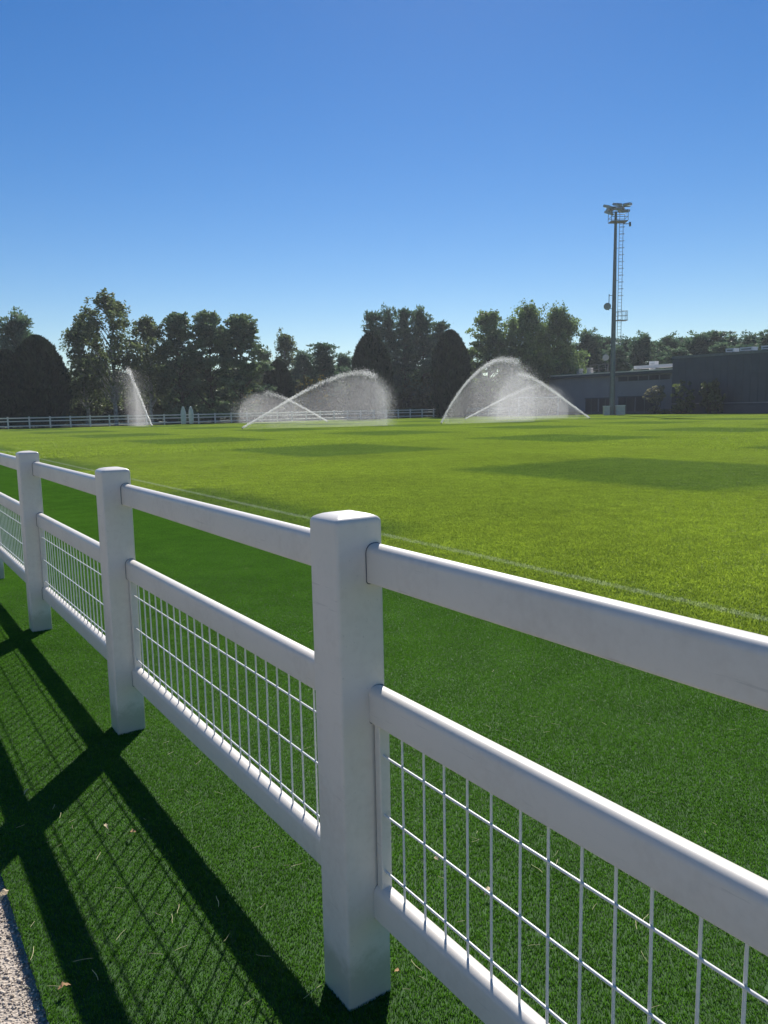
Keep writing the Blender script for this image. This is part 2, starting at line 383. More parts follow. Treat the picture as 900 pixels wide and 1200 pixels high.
def tiled(name, me, size, x0, x1, y0, y1, z, label, cat, seed, **kw):
    nx = max(2, round((x1-x0)/size)); ny = max(2, round((y1-y0)/size))
    o = link(bpy.data.objects.new(name, me))
    c = FO + FA*((x0+x1)/2) - FN*((y0+y1)/2)
    o.location = (c[0], c[1], z); o.rotation_euler.z = RZ
    md = o.modifiers.new('tiles', 'NODES'); md.node_group = tile_nodes(name, (nx-1)*size, (ny-1)*size, nx, ny, seed, **kw)
    return tag(o, label, cat, kind='stuff')
# artificial turf: dense short pile
tiled('artificial_turf', blade_patch('turf_patch', .5, 19000, .0075, .0021, .8, M['turf'], seed=3), .5, -26, 3, -.68, 3.32, -.012,
      'dark green artificial turf strip under the white rail fence', 'artificial turf', 11)
tiled('artificial_turf_far', blade_patch('turf_patch_far', 1.0, 9000, .012, .006, .9, M['turf'], seed=4), 1.0, -90, -26, -.68, 3.32, -.012,
      'dark green artificial turf strip running on along the fence to the field corner', 'artificial turf', 12)
tiled('field_grass', blade_patch('grass_patch', 1.0, 13000, .022, .0055, 1.0, M['field'], seed=5), 1.0, -26, 8, 3.32, 21.32, -.026,
      'bright yellow green mown grass of the playing field', 'grass', 13)
tiled('field_grass_far', blade_patch('grass_patch_far', 3.0, 9000, .028, .026, 1.0, M['field'], seed=6), 3.0, -88, -26, 3.32, 21.32, -.026,
      'mown grass of the playing field toward the far white fence', 'grass', 14)
tiled('field_grass_middle', blade_patch('grass_patch_middle', 3.0, 9000, .028, .026, 1.0, M['field'], seed=8), 3.0, -88, 20, 21.32, 87.32, -.026,
      'mown grass of the playing field around the sprinklers', 'grass', 15)

# loose stones along the path
def stone_patch():
    r = np.random.default_rng(21); n = 3200
    ico_v = np.array([(0,0,1),(.9,0,.2),(.28,.85,.2),(-.72,.53,.2),(-.72,-.53,.2),(.28,-.85,.2),(0,0,-.6)])
    ico_f = np.array([(0,1,2),(0,2,3),(0,3,4),(0,4,5),(0,5,1),(6,2,1),(6,3,2),(6,4,3),(6,5,4),(6,1,5)])
    V = []; T = []; tint = []
    for i in range(n):
        s = .0024 + .0050 * r.random()**3; a = r.random()*6.283
        q = ico_v * (1 + .25*(r.random((7, 1)) - .5)) * np.array([s, s*(.6+.4*r.random()), s*.7])
        c, d = math.cos(a), math.sin(a)
        q = q @ np.array([[c, d, 0], [-d, c, 0], [0, 0, 1]]) + np.array([*(r.random(2)-.5)*.5, s*.25])
        T.append(ico_f + 7*i); V.append(q); tint.append(np.full(7, np.clip(r.normal(.5, .25), 0, 1)))
    return np_mesh('stones', np.concatenate(V), np.concatenate(T), M['stone'], np.concatenate(tint))
tiled('gravel_stones', stone_patch(), .5, -14, 4, -2.66, -.66, -.040, 'loose pale gravel stones on the path edging the turf', 'gravel', 16)

# ------------------------------------------------------------------ the near fence
PW = .0635; PH = 1.193; STEP = 2.06
def post_mesh(name, h, hw=PW, r=.009):
    b = MB(); prof = rrect(hw, -hw, hw, r, 4); k = len(prof)
    levels = [(-.05, 1.0), (h-.004, 1.0), (h+.0, .996), (h+.004, .984), (h+.007, .964), (h+.0112, .91), (h+.0150, .80), (h+.0182, .66), (h+.0206, .48), (h+.0220, .3), (h+.0227, .12)]
    vs = []
    for z, s in levels: vs += [(u*s, v*s, z) for u, v in prof]
    fs = [(i*k+j, i*k+(j+1) % k, (i+1)*k+(j+1) % k, (i+1)*k+j) for i in range(len(levels)-1) for j in range(k)]
    b.add(vs, fs, True); b.add(vs[-k:], [tuple(range(k))], True)
    me = b.mesh(name); me.materials.append(M['pvc']); return me
RAILS = [(1.050, 1.143), (.709, .799), (.204, .293)]
ROFF = .0395          # rails run a little to the field side of the posts' centre line
def rail_prof(z0, z1, t=.0235, g=0.0):
    # flat sides, full round-over on top, small radius below
    out = []
    for cx, cy, r, a0 in ((t-.007, z0+.007, .007, -90), (t-.021, z1-.021, .021, 0), (-t+.021, z1-.021, .021, 90), (-t+.007, z0+.007, .007, 180)):
        for i in range(7):
            q = math.radians(a0 + 90*i/6); out.append((cx + (r+g)*math.cos(q), cy + (r+g)*math.sin(q)))
    return out
def rail_mesh(name, z0, z1, x0, x1):
    b = MB(); prof = rail_prof(z0, z1); k = len(prof)
    vs = [(x0, u, v) for u, v in prof] + [(x1, u, v) for u, v in prof]
    b.add(vs, [(j, k+j, k+(j+1) % k, (j+1) % k) for j in range(k)], True)
    me = b.mesh(name); me.materials.append(M['pvc'])
    try: me.set_sharp_from_angle(angle=math.radians(25))
    except Exception: pass
    return me
def slot_mesh(z0, z1):
    b = MB(); i_ = rail_prof(z0, z1); o_ = rail_prof(z0, z1, g=.0024); k = len(i_)
    vs = [(PW+.0006, u, v) for u, v in i_] + [(PW+.0006, u, v) for u, v in o_]
    b.add(vs, [(j, k+j, k+(j+1) % k, (j+1) % k) for j in range(k)])
    me = b.mesh('rail_slot'); me.materials.append(M['slot']); return me
fence = empty('paddock_fence', FO, RZ)
tag(fence, 'white plastic post and rail fence with wire mesh panels standing on the artificial turf', 'fence')
pm = post_mesh('post', PH); rms = [rail_mesh('rail', z0, z1, PW-.02, STEP-PW+.02) for z0, z1 in RAILS]; sms = [slot_mesh(*z) for z in RAILS]
def wire_mesh(p0, p1, r=.0030):
    b = MB(); b.tube([p0, p1], r, 6, cap=False); me = b.mesh('wire'); me.materials.append(M['wire']); return me
vw = wire_mesh((0, 0, .283), (0, 0, .716)); hw_ = wire_mesh((.085, -.0045, 0), (STEP-.085, -.0055, 0), .0031)
cb = MB(); cb.extrude(rrect(.011, -.015, .015, .003, 2), 'z', .288, .713); chm = cb.mesh('mesh_channel'); chm.materials.append(M['pvc'])
random.seed(4)
for i in range(-7, 2):
    x = i * STEP if i != -1 else -2.03
    o = link(bpy.data.objects.new('post', pm), fence); o.location = (x, 0, 0)
    o.rotation_euler = (random.uniform(-.004, .004), random.uniform(-.004, .004), random.uniform(-.01, .01))
    if i == 1: continue
    for q in sms: link(bpy.data.objects.new('rail_slot', q), o).location = (0, ROFF, 0)
    for q in rms:
        rl = link(bpy.data.objects.new('rail', q), fence); rl.location = (x, ROFF + random.uniform(-.002, .002), random.uniform(-.003, .003))
    ch = None
    pan = link(bpy.data.objects.new('mesh_panel', chm), fence); pan.location = (x + PW + .0125, ROFF, 0)
    c2 = link(bpy.data.objects.new('channel', chm), pan); c2.location = (STEP - 2*PW - .025, 0, 0)
    c0 = PW + .0125
    for k in range(25):
        xx = .162 + k*.0765 + random.uniform(-.002, .002)
        if xx > STEP - .115: break
        wv = link(bpy.data.objects.new('wire', vw), pan); wv.location = (xx - c0, 0, 0); wv.rotation_euler.y = random.uniform(-.006, .006)
    for z in (.333, .484, .635):
        wv = link(bpy.data.objects.new('wire', hw_), pan); wv.location = (-c0, 0, z + random.uniform(-.003, .003)); wv.rotation_euler.y = random.uniform(-.002, .002)

# ------------------------------------------------------------------ the far fence along the end of the field
FS = -88.0
far_o = F(FS, -2.0); far_rz = RZ + math.pi/2       # local x runs into the field's width (-n)
ff = empty('field_fence', far_o, far_rz)
tag(ff, 'white three rail fence across the far end of the playing field', 'fence')
pmf = post_mesh('far_post', 1.22, .07)
rf = []
for z0, z1 in ((1.03, 1.16), (.70, .82), (.20, .32)):
    b = MB(); b.extrude(rrect(.022, z0, z1, .012, 2), 'x', .06, STEP-.06); me = b.mesh('rail'); me.materials.append(M['pvc']); rf.append(me)
for k in range(0, 43):
    o = link(bpy.data.objects.new('post', pmf), ff); o.location = (k*STEP, 0, 0)
    if k < 42:
        for q in rf: r_ = link(bpy.data.objects.new('rail', q), ff); r_.location = (k*STEP, 0, 0)

# ------------------------------------------------------------------ trees
def leaf_quads(P, size, r, aspect=1.0, direc=None, jit=.6):
    n = len(P)
    if direc is None:
        A = r.normal(size=(n, 3))
    else:
        A = direc + r.normal(size=(n, 3)) * jit
    A /= np.linalg.norm(A, axis=1, keepdims=True) + 1e-9
    B = np.cross(A, r.normal(size=(n, 3))); B /= np.linalg.norm(B, axis=1, keepdims=True) + 1e-9
    s = (size * (.6 + .8 * r.random(n)))[:, None]
    A = A * s; B = B * s * aspect
    V = np.stack([P - A*.5, P + B*.5 - A*.05, P + A*.5, P - B*.5 + A*.05], 1).reshape(-1, 3)
    return V
def crown_mesh(name, parts, mat, r):
    V = np.concatenate([p[0] for p in parts]); tint = np.concatenate([p[1] for p in parts])
    Fc = np.arange(len(V)).reshape(-1, 4)
    return np_mesh(name, V, Fc, mat, np.repeat(tint, 4))
def limbs_mesh(name, paths, mat):
    b = MB()
    for P, R in paths: b.tube(P, R, 7 if R[0] > .08 else 5, cap=False)
    me = b.mesh(name); me.materials.append(mat); return me
def clump_pts(c, rad, n, r, shell=.45):
    # several loose twigs' worth of leaves, so the outline stays ragged
    k = max(3, n // 22); sub = c + r.normal(size=(k, 3)) * np.asarray(rad) * .62
    return sub[r.integers(0, k, n)] + r.normal(size=(n, 3)) * np.asarray(rad) * .26
def limb(p0, p1, r, r0, r1, sag=.0, k=5):
    p0 = np.array(p0); p1 = np.array(p1); L = np.linalg.norm(p1-p0)
    P = [p0 + (p1-p0)*t + np.array([*r.normal(size=2)*.03*L, -sag*L*4*t*(1-t)])*(0 < t < 1) for t in np.linspace(0, 1, k)]
    return P, list(np.linspace(r0, r1, k))

def make_broad(seed, H=15, W=4.2, base=.22, nc=64, per=130, leaf=.25, mat='broad', open_=.6, top=.75):
    r = np.random.default_rng(seed); parts = []; lb = []
    trunk = [np.array([0, 0, -.2])]
    for t in np.linspace(.12, .9, 7): trunk.append(np.array([*r.normal(size=2)*.12, H*t]))
    lb.append((trunk, list(np.linspace(.24, .04, len(trunk)))))
    for i in range(nc):
        t = base + (1-base) * r.random()**.85
        u = (t-base)/(1-base)
        prof = math.sin(math.pi * min(1, (u*.86+.13)))**top
        a = r.random()*2*math.pi; q = W * prof * r.random()**.5 * .92
        c = np.array([q*math.cos(a), q*math.sin(a), H*t*.965])
        rad = np.array([1, 1, .72]) * (W*.15 + W*.14*r.random())
        n = int(per * (.6 + .8*r.random()))
        P = clump_pts(c, rad, n, r, open_)
        tn = np.clip(r.normal(.45, .2, n) + .22*r.normal(), 0, 1)
        parts.append((leaf_quads(P, leaf, r, .75), tn))
        if i % 2 == 0:
            zt = max(H*.12, c[2] - q*.9 - .4); lb.append(limb((0, 0, min(zt, H*.85)), c, r, .07 + .04*(1-t), .015))
    return crown_mesh('crown', parts, M[mat], r), limbs_mesh('trunk', lb, M['bark'])

def make_birch(seed, H=16, W=4.0, strands=620, per=24, leaf=.27):
    r = np.random.default_rng(seed); parts = []; lb = []
    trunk = [np.array([0, 0, -.2])]
    for t in np.linspace(.12, .93, 8): trunk.append(np.array([*r.normal(size=2)*.15, H*t]))
    lb.append((trunk, list(np.linspace(.22, .02, len(trunk)))))
    cl = []
    for i in range(44):
        t = .28 + .70*r.random()**.9; u = (t-.28)/.72
        prof = math.sin(math.pi*min(1, u*.8+.2))**.8
        a = r.random()*2*math.pi; q = W*prof*r.random()**.5*.9
        c = np.array([q*math.cos(a), q*math.sin(a), H*t*.97]); cl.append((c, q, t))
        lb.append(limb((0, 0, max(H*.15, c[2]-q*1.3-.8)), c, r, .06, .012, -.05))
        n = int(120*(.5+r.random())); P = clump_pts(c, np.array([.8, .8, .65])*(.5+.5*r.random()), n, r, .6)
        parts.append((leaf_quads(P, leaf, r, .8), np.clip(r.normal(.5, .22, n) + .15*r.normal(), 0, 1)))
    for i in range(strands):
        c, q, t = cl[int(r.random()*len(cl))]
        p = c + np.array([*r.normal(size=2)*.55, r.random()*.4]); L = (.6 + 2.3*r.random()) * (1.2 if q > 1.6 else .7)
        k = int(per*(.5+r.random()*.7)); s = np.sort(r.random(k))
        out = np.array([c[0], c[1], 0]); out = out/(np.linalg.norm(out)+.3)
        P = p + np.outer(s*L*.18, out) - np.outer(s*L, [0, 0, 1.0]) + r.normal(size=(k, 3))*.07
        P = P[P[:, 2] > 1.0]; k = len(P)
        if k: parts.append((leaf_quads(P, leaf*.85, r, .65), np.clip(r.normal(.55, .2, k) + .15*r.normal(), 0, 1)))
    return crown_mesh('crown', parts, M['birch'], r), limbs_mesh('trunk', lb, M['birch_bark'])

def make_pine(seed, H=17, W=3.0, base=.38, nc=46, per=165, leaf=.40, flat=.5):
    r = np.random.default_rng(seed); parts = []; lb = []
    trunk = [np.array([0, 0, -.2])]
    for t in np.linspace(.12, .97, 8): trunk.append(np.array([*r.normal(size=2)*.12*t, H*t]))
    lb.append((trunk, list(np.linspace(.22, .035, len(trunk)))))
    for i in range(nc):
        t = base + (1-base)*r.random()**.75; u = (t-base)/(1-base)
        prof = (1-u**1.8)**.8 * (.55+.45*math.sin(math.pi*min(1, u+.25))) + .12
        a = r.random()*2*math.pi; q = W*prof*(.25+.75*r.random())
        c = np.array([q*math.cos(a), q*math.sin(a), H*t*.97])
        rr = .45 + .65*r.random()
        rad = np.array([rr, rr, rr*flat*(1+.5*r.random())])
        n = int(per*(.5+r.random())*rr); P = clump_pts(c, rad, n, r, .5)
        dr = (P - c)/rad * .6 + np.array([0, 0, .6])
        parts.append((leaf_quads(P, leaf, r, .42, dr, .5), np.clip(r.normal(.42, .2, n) + .2*r.normal(), 0, 1)))
        lb.append(limb((0, 0, max(H*.2, c[2]-q*.35)), c, r, .055, .015, .03))
    return crown_mesh('crown', parts, M['pine'], r), limbs_mesh('trunk', lb, M['bark'])

def make_thuja(seed, H=11, W=2.6, n=19000, belly=.38):
    r = np.random.default_rng(seed)
    t = r.random(n)**.92; a = r.random(n)*2*np.pi
    prof = np.where(t < belly, .72 + .28*np.sin(np.pi/2*t/belly), np.cos(np.pi/2*np.clip((t-belly)/(1-belly), 0, 1)**1.35)**.60)
    lob = 1 + .06*np.sin(a*5+t*9+seed) + .045*np.sin(a*13-t*17) + .05*np.sin(t*43+a*7) + .05*np.sin(a*29+t*11)*np.sin(t*61)
    rad = W*prof*lob*(1 - .22*r.random(n)**2.2)*(1 + .045*r.normal(size=n))
    P = np.stack([rad*np.cos(a), rad*np.sin(a), H*(.015+.96*t)], 1)
    dr = np.stack([np.cos(a)*.35, np.sin(a)*.35, np.full(n, 1.0)], 1)
    V = leaf_quads(P, .60, r, .28, dr, .33)
    tn = np.clip(.35 + .9*(lob-1)*2.5 + r.normal(0, .2, n), 0, 1)
    lb = [([np.array([0, 0, -.2]), np.array([0, 0, H*.5]), np.array([0, 0, H*.9])], [.2, .12, .03])]
    return crown_mesh('crown', [(V, tn)], M['thuja'], r), limbs_mesh('trunk', lb, M['bark'])

def make_bush(seed, H=3.0, W=1.7, mat='bush', nc=30, per=150, leaf=.24, aspect=.7):
    r = np.random.default_rng(seed); parts = []; lb = []
    for i in range(nc):
        t = .08 + .88*r.random(); prof = math.sin(math.pi*(.18 + .74*t))**.7
        a = r.random()*6.283; q = W*prof*r.random()**.5*.85
        c = np.array([q*math.cos(a), q*math.sin(a), H*t*.94]); rr = .26*W*(.6+.8*r.random())
        n = int(per*(.6+.8*r.random())); P = clump_pts(c, (rr, rr, rr*.9), n, r, .55); P[:, 2] = np.maximum(P[:, 2], .05)
        parts.append((leaf_quads(P, leaf, r, aspect), np.clip(r.normal(.45, .2, n) + .2*r.normal(), 0, 1)))
        if i % 2 == 0: lb.append(limb((*(r.normal(size=2)*.12), -.1), c, r, .035, .008))
    return crown_mesh('foliage', parts, M[mat], r), limbs_mesh('stem', lb, M['bark'])

KIND = {}
KIND['birch'] = [(make_birch(31), 16, 4.0), (make_birch(32, 14, 2.6, 420), 14, 2.6), (make_birch(36, 13, 1.9, 150, 15), 13, 1.9)]
KIND['alder'] = [(make_broad(41, 15, 3.0, .06, 95, 230, .30, 'alder', .55, .55), 15, 3.0), (make_broad(42, 15, 3.2, .08, 90, 230, .30, 'alder', .55, .6), 15, 3.2)]
KIND['broad'] = [(make_broad(51, 15, 5.0, .16, 110, 250, .32), 15, 5.0), (make_broad(52, 14, 3.8, .08, 95, 230, .30), 14, 3.8)]
KIND['pine'] = [(make_pine(61, 17, 3.0, .22, 95), 17, 3.0), (make_pine(62, 16, 2.6, .15, 95), 16, 2.6), (make_pine(63, 15, 3.4, .15, 110), 15, 3.4)]
KIND['thuja'] = [(make_thuja(71), 11, 2.6), (make_thuja(72, 11, 2.4, 19000, .45), 11, 2.4)]
KIND['bush'] = [(make_bush(81), 3, 1.7), (make_bush(82, 3.4, 1.5), 3.4, 1.5), (make_bush(83, 2.6, 2.0), 2.6, 2.0)]
KIND['palebush'] = [(make_bush(91, 3.2, 1.1, 'palebush', 26, 60, .16), 3.2, 1.1)]
KIND['greenbush'] = [(make_bush(94, 3.4, 1.1, 'greenbush', 26, 80, .18), 3.4, 1.1)]
KIND['yellow'] = [(make_bush(92, 3.2, 1.5, 'yellow', 22, 70, .17), 3.2, 1.5)]
for k_, lst in KIND.items():
    for i, ((cm_, tm_), h_, w_) in enumerate(lst):
        co = np.empty(len(cm_.vertices)*3, np.float32); cm_.vertices.foreach_get('co', co); co = co.reshape(-1, 3)
        lst[i] = ((cm_, tm_), float(np.percentile(co[:, 2], 99.7)), float(np.percentile(np.abs(co[:, :2]), 97)))
random.seed(9)
def plant(kind, var, px, ytop, Y, wpx, name, label, cat, group=None, base=0.0, rz=None):
    (cm, tm), H0, W0 = KIND[kind][var]
    top = pt(px, ytop, Y); foot = pt(px + .6, 486, Y)
    h = top[2] - base; wd = wpx * Y / FPX / 2
    o = empty(name, ((top[0]+foot[0])/2, Y, base - .02), random.random()*6.28 if rz is None else rz)
    sx = wd / W0; o.scale = (sx, sx, h / H0)
    cn = 'foliage' if kind in ('bush', 'palebush', 'greenbush', 'yellow') else 'crown'; tnn = 'stem' if cn == 'foliage' else 'trunk'
    link(bpy.data.objects.new(cn, cm), o); link(bpy.data.objects.new(tnn, tm), o)
    return tag(o, label, cat, group)

# left group
plant('pine', 2, 20, 366, 108, 66, 'pine_tree', 'tall dark pine rising behind the broad rounded evergreen at the fence end', 'tree')
plant('thuja', 0, 45, 393, 93, 57, 'evergreen', 'broad rounded dark evergreen beside the weeping birches', 'tree')
plant('thuja', 1, 8, 410, 92, 52, 'evergreen', 'lower dark evergreen merging into the broad rounded one', 'tree')
plant('birch', 0, 131, 345, 100, 84, 'birch_tree', 'tallest weeping birch with pale open foliage above the lone jet', 'tree')
plant('birch', 1, 98, 376, 102, 52, 'birch_tree', 'smaller weeping birch between the broad evergreen and the tallest birch', 'tree')
plant('birch', 1, 175, 372, 104, 46, 'birch_tree', 'slim weeping birch between the tallest birch and the dark trees', 'tree')
plant('alder', 0, 211, 368, 106, 48, 'dark_tree', 'dark leafy tree behind the pair of training mannequins', 'tree')
plant('alder', 1, 246, 366, 108, 48, 'dark_tree', 'dark leafy tree in the middle of the row of three', 'tree')
plant('alder', 1, 282, 370, 107, 56, 'dark_tree', 'dark leafy tree with a ragged edge next to the thin pale birch', 'tree')
plant('birch', 2, 334, 388, 132, 30, 'birch_tree', 'thin pale birch standing free against the sky', 'tree')
plant('birch', 2, 311, 408, 130, 24, 'birch_tree', 'short pale birch at the edge of the ragged dark tree', 'tree')
plant('thuja', 1, 326, 422, 112, 31, 'evergreen', 'smallest pointed dark evergreen below the thin pale birch', 'tree')
plant('pine', 2, 357, 411, 128, 40, 'pine_tree', 'low dark pine beside the smallest pointed evergreen', 'tree')
plant('pine', 1, 379, 403, 125, 44, 'pine_tree', 'rounded dark pine above the water arc in the open gap', 'tree')
plant('pine', 2, 404, 414, 130, 34, 'pine_tree', 'low pine half hidden by an oval evergreen', 'tree')
plant('thuja', 0, 435, 389, 112, 42, 'evergreen', 'oval dark evergreen in front of the tall pines at the falling spray', 'tree')
for px, yt, Y, wp, v, lb in ((438, 366, 128, 34, 1, 'tall pine directly behind the oval evergreen at the falling spray'),
                             (456, 361, 130, 36, 0, 'tall slender pine second in the row between the oval evergreens'),
                             (474, 363, 127, 34, 1, 'tall slender pine third in the row between the oval evergreens'),
                             (495, 361, 129, 44, 2, 'tallest broad pine in the row between the oval evergreens'),
                             (515, 378, 132, 36, 1, 'pine peeping out above the evergreen beside the tallest arc')):
    plant('pine', v, px, yt, Y, wp, 'pine_tree', lb, 'tree')
plant('thuja', 1, 528, 387, 113, 40, 'evergreen', 'oval dark evergreen beside the tallest arc of water', 'tree')
plant('broad', 1, 573, 366, 128, 56, 'leafy_tree', 'narrow leafy tree between the oval evergreen and the round headed tree', 'tree')
plant('broad', 0, 616, 358, 126, 54, 'leafy_tree', 'big round headed leafy tree rising behind the tallest arc', 'tree')
plant('broad', 0, 655, 361, 127, 50, 'leafy_tree', 'round headed leafy tree on the building side of its twin', 'tree', rz=2.1)
plant('broad', 1, 545, 420, 134, 50, 'leafy_tree', 'low leafy tree between the evergreen and the narrow leafy tree', 'tree')
# pine wood behind the building
g = 'pines behind the building'
wood = [(628, 402, 145, 46, 2), (664, 404, 142, 44, 1), (690, 387, 140, 40, 2), (706, 396, 150, 44, 1), (735, 396, 146, 40, 0), (750, 391, 140, 36, 2), (768, 400, 150, 42, 1),
        (782, 393, 141, 40, 0), (801, 396, 148, 38, 1), (815, 391, 139, 46, 2), (836, 389, 142, 44, 1), (858, 393, 147, 46, 2), (880, 391, 140, 48, 0), (903, 382, 132, 50, 2),
        (935, 392, 138, 50, 1), (722, 406, 135, 40, 2), (650, 412, 150, 50, 0), (846, 402, 130, 44, 2), (792, 408, 132, 44, 2), (870, 405, 128, 40, 1)]
for px, yt, Y, wp, v in wood:
    plant('pine', v, px, yt, Y, wp*1.15, 'pine_tree', 'dark pine in the wood rising behind the low grey and dark buildings', 'tree', g)
# filling of the wood further back
g = 'trees deep in the wood'
for i in range(46):
    px = -30 + i*15.2 + random.uniform(-5, 5); yt = random.uniform(424, 446)
    k = random.choice(('broad', 'alder', 'alder'))
    plant(k, random.randrange(2), px, yt, random.uniform(140, 165), random.uniform(36, 56), 'background_tree', 'low dark tree deep in the wood behind the front row', 'tree', g)
# undergrowth along the far fence
g = 'bushes beyond the far fence'
for i in range(44):
    px = -10 + i*15.6 + random.uniform(-5, 5)
    Y = 100 + 22*min(1, max(0, px/520)) + random.uniform(2, 10)
    plant('bush', random.randrange(3), px, random.uniform(440, 466), Y, random.uniform(30, 44), 'bush', 'dark undergrowth bush just beyond the far white fence', 'bush', g)
plant('yellow', 0, 361, 440, 116, 34, 'bush', 'yellowish bush below the rounded dark pine', 'bush')
plant('yellow', 0, 84, 482, 95, 30, 'bush', 'low yellow sunlit bush behind the fence under the birches', 'bush')
plant('yellow', 0, 292, 452, 112, 40, 'bush', 'yellowish bush behind the left falling curtain of spray', 'bush')

# ------------------------------------------------------------------ buildings along the far side
BS, BN = -64.0, -90.0
def bld(name, s0, z=0.0):
    o = empty(name, F(s0, BN), RZ)       # local x along the facade towards the camera side, local -y faces the field
    return o
low = bld('low_building', BS)
H1 = 5.95
def part(name, mat, par, *boxes):
    b = MB()
    for q in boxes: b.box(*q)
    return b.build(name, mat, par)
part('wall', M['wall_grey'], low, (-23, -.01, 0, 14, 0, H1-.55))
part('fascia', M['wall_dark'], low, (-23.2, -.01, -.5, 14, H1-.545, H1-.16))
rf_ = part('roof', M['coping'], low, (-23.3, -.01, -.62, 14.1, H1-.155, H1))
for x0, x1 in ((-9.5, -7.9), (-7.75, -6.15), (-6.0, -4.4), (-4.25, -2.65), (-2.5, -.9)):
    wv = part('window', M['dark_open'], low, (x0, x1, -.03, .05, H1-1.35, H1-.75)); part('frame', M['steel'], wv, (x0-.05, x1+.05, -.06, -.032, H1-.75, H1-.69), (x0-.05, x1+.05, -.06, -.032, H1-1.41, H1-1.35))
for x0, x1, zt in ((-9.4, -6.6, 2.3), (-6.4, -3.4, 2.3), (-15.5, -13.2, 2.2), (-12.9, -10.6, 2.2)):
    dv = part('door', M['dark_open'], low, (x0, x1, -.05, .05, .02, zt)); part('lintel', M['wall_dark'], dv, (x0-.1, x1+.1, -.12, -.052, zt, zt+.18))
    part('mullion', M['steel'], dv, ((x0+x1)/2-.04, (x0+x1)/2+.04, -.08, -.052, .02, zt))
part('plinth', M['wall_dark'], low, (-23, -.01, -.06, -.002, 0, .35))
tag(low, 'low grey building with dark doors and a flat pale edged roof behind the mast', 'building')
tall = bld('tall_building', BS)
H2 = 7.45
part('wall', M['wall_dark'], tall, (0, 44, -.8, 16, 0, H2-.3))
for k in range(44):
    part('cladding_panel', M['wall_dark'], tall, (k+.012, k+.988, -.84, -.80, 1.45, H2-.32))
part('base_band', M['wall_grey'], tall, (0, 44, -.87, -.80, 1.22, 1.36))
part('plinth', M['wall_dark'], tall, (0, 44, -.90, -.80, 0, 1.0))
part('coping', M['steel'], tall, (-.06, 44.06, -.95, 16.1, H2-.3, H2))
tag(tall, 'tall dark blue grey clad building beside the low grey one', 'building')
def roof_box(name, label, cat, par_s, dy, z, sx, sy, sz, mat, group=None, legs=True):
    o = empty(name, F(par_s, BN - dy, z), RZ)
    b = MB(); b.box(-sx/2, sx/2, -sy/2, sy/2, .18, sz); b.build('casing', mat, o)
    b = MB(); b.box(-sx/2-.03, sx/2+.03, -sy/2-.03, sy/2+.03, sz+.001, sz+.06); b.build('lid', M['white_metal'], o)
    b = MB(); b.box(-sx/2+.1, -sx/2+.2, -sy/2, sy/2, 0, .179); b.box(sx/2-.2, sx/2-.1, -sy/2, sy/2, 0, .179); b.build('skid', M['steel'], o)
    b = MB()
    for k in range(4): b.box(-sx/2+.15, sx/2-.15, -sy/2-.02, -sy/2-.002, .3+k*(sz-.4)/4, .34+k*(sz-.4)/4)
    b.build('grille', M['steel'], o)
    return tag(o, label, cat, group)
for k, (s_, w_) in enumerate(((7.0, 1.1), (9.2, 1.6), (12.0, 1.7), (14.6, 1.5), (17.5, 1.4))):
    roof_box('roof_unit', 'white ventilation unit on the roof of the tall dark building', 'roof unit', BS+s_, 1.5, H2, w_, 1.2, .55, M['white_metal'], 'units on the tall roof')
# duct, vents and frames on the low roof
o = empty('roof_duct', F(BS-4.2, BN-1.6, H1), RZ)
b = MB(); b.box(-3.6, 3.6, -.45, .45, .3, .72); b.build('duct', M['white_metal'], o)
for x in (-3.2, 0, 3.2): part('support', M['steel'], o, (x-.06, x+.06, -.3, .3, 0, .299))
tag(o, 'long white duct lying on the low grey roof', 'roof duct')
for s_, w_, h_, lb in ((-1.3, 1.0, 1.1, 'white box unit on the low roof against the tall dark building'), (-6.0, .9, 1.25, 'boxy white unit behind the duct on the low roof'),
                   (-19.6, .5, .9, 'small pale vent box at the outer end of the low roof'), (-17.6, .5, .95, 'small pale vent box next to the roof frame')):
    roof_box('roof_unit', lb, 'roof unit', BS+s_, 3.2, H1, w_, .9, h_, M['white_metal'] if w_ > .6 else M['cabinet'])
o = empty('roof_frame', F(BS-15.0, BN-2.2, H1), RZ)
for x in (-1.7, 0, 1.7): part('upright', M['steel'], o, (x-.04, x+.04, -.04, .04, 0, 1.3))
part('top_bar', M['steel'], o, (-1.74, 1.74, -.04, .04, 1.301, 1.37)); part('middle_bar', M['steel'], o, (-1.74, 1.74, -.041, -.09, .62, .68))
tag(o, 'thin metal railing frame standing on the low grey roof', 'railing')
# round dish on a roof pole
dp = pt(709.5, 419, 118)
o = empty('roof_dish', (dp[0], dp[1], H1), 0)
b = MB(); b.tube([(0, 0, 0), (0, 0, dp[2]-H1)], .04, 8); b.build('pole', M['steel'], o)
def dish_part(par, c, rad, nrm, mat):
    c = np.array(c); nrm = np.array(nrm)/np.linalg.norm(nrm); a = np.cross(nrm, (0, 0, 1)); a /= np.linalg.norm(a); b_ = np.cross(a, nrm)
    b = MB(); vs = []; k = 20
    for q, dz in ((.02, -.22), (.5, -.17), (.85, -.06), (1, 0), (1, .06), (.5, -.1)):
        vs += [c + rad*q*(math.cos(6.2832*j/k)*a + math.sin(6.2832*j/k)*b_) + nrm*dz*rad for j in range(k)]
    b.add(vs, [(i*k+j, i*k+(j+1) % k, (i+1)*k+(j+1) % k, (i+1)*k+j) for i in range(5) for j in range(k)], True); b.add(vs[:k], [tuple(range(k))]); b.add(vs[-k:], [tuple(range(k))])
    return b.build('dish', mat, par)
dish_part(o, (0, -.1, dp[2]-H1), .48, (-.2, -1, 0), M['dish'])
tag(o, 'round grey dish on a thin pole above the low roof', 'antenna')

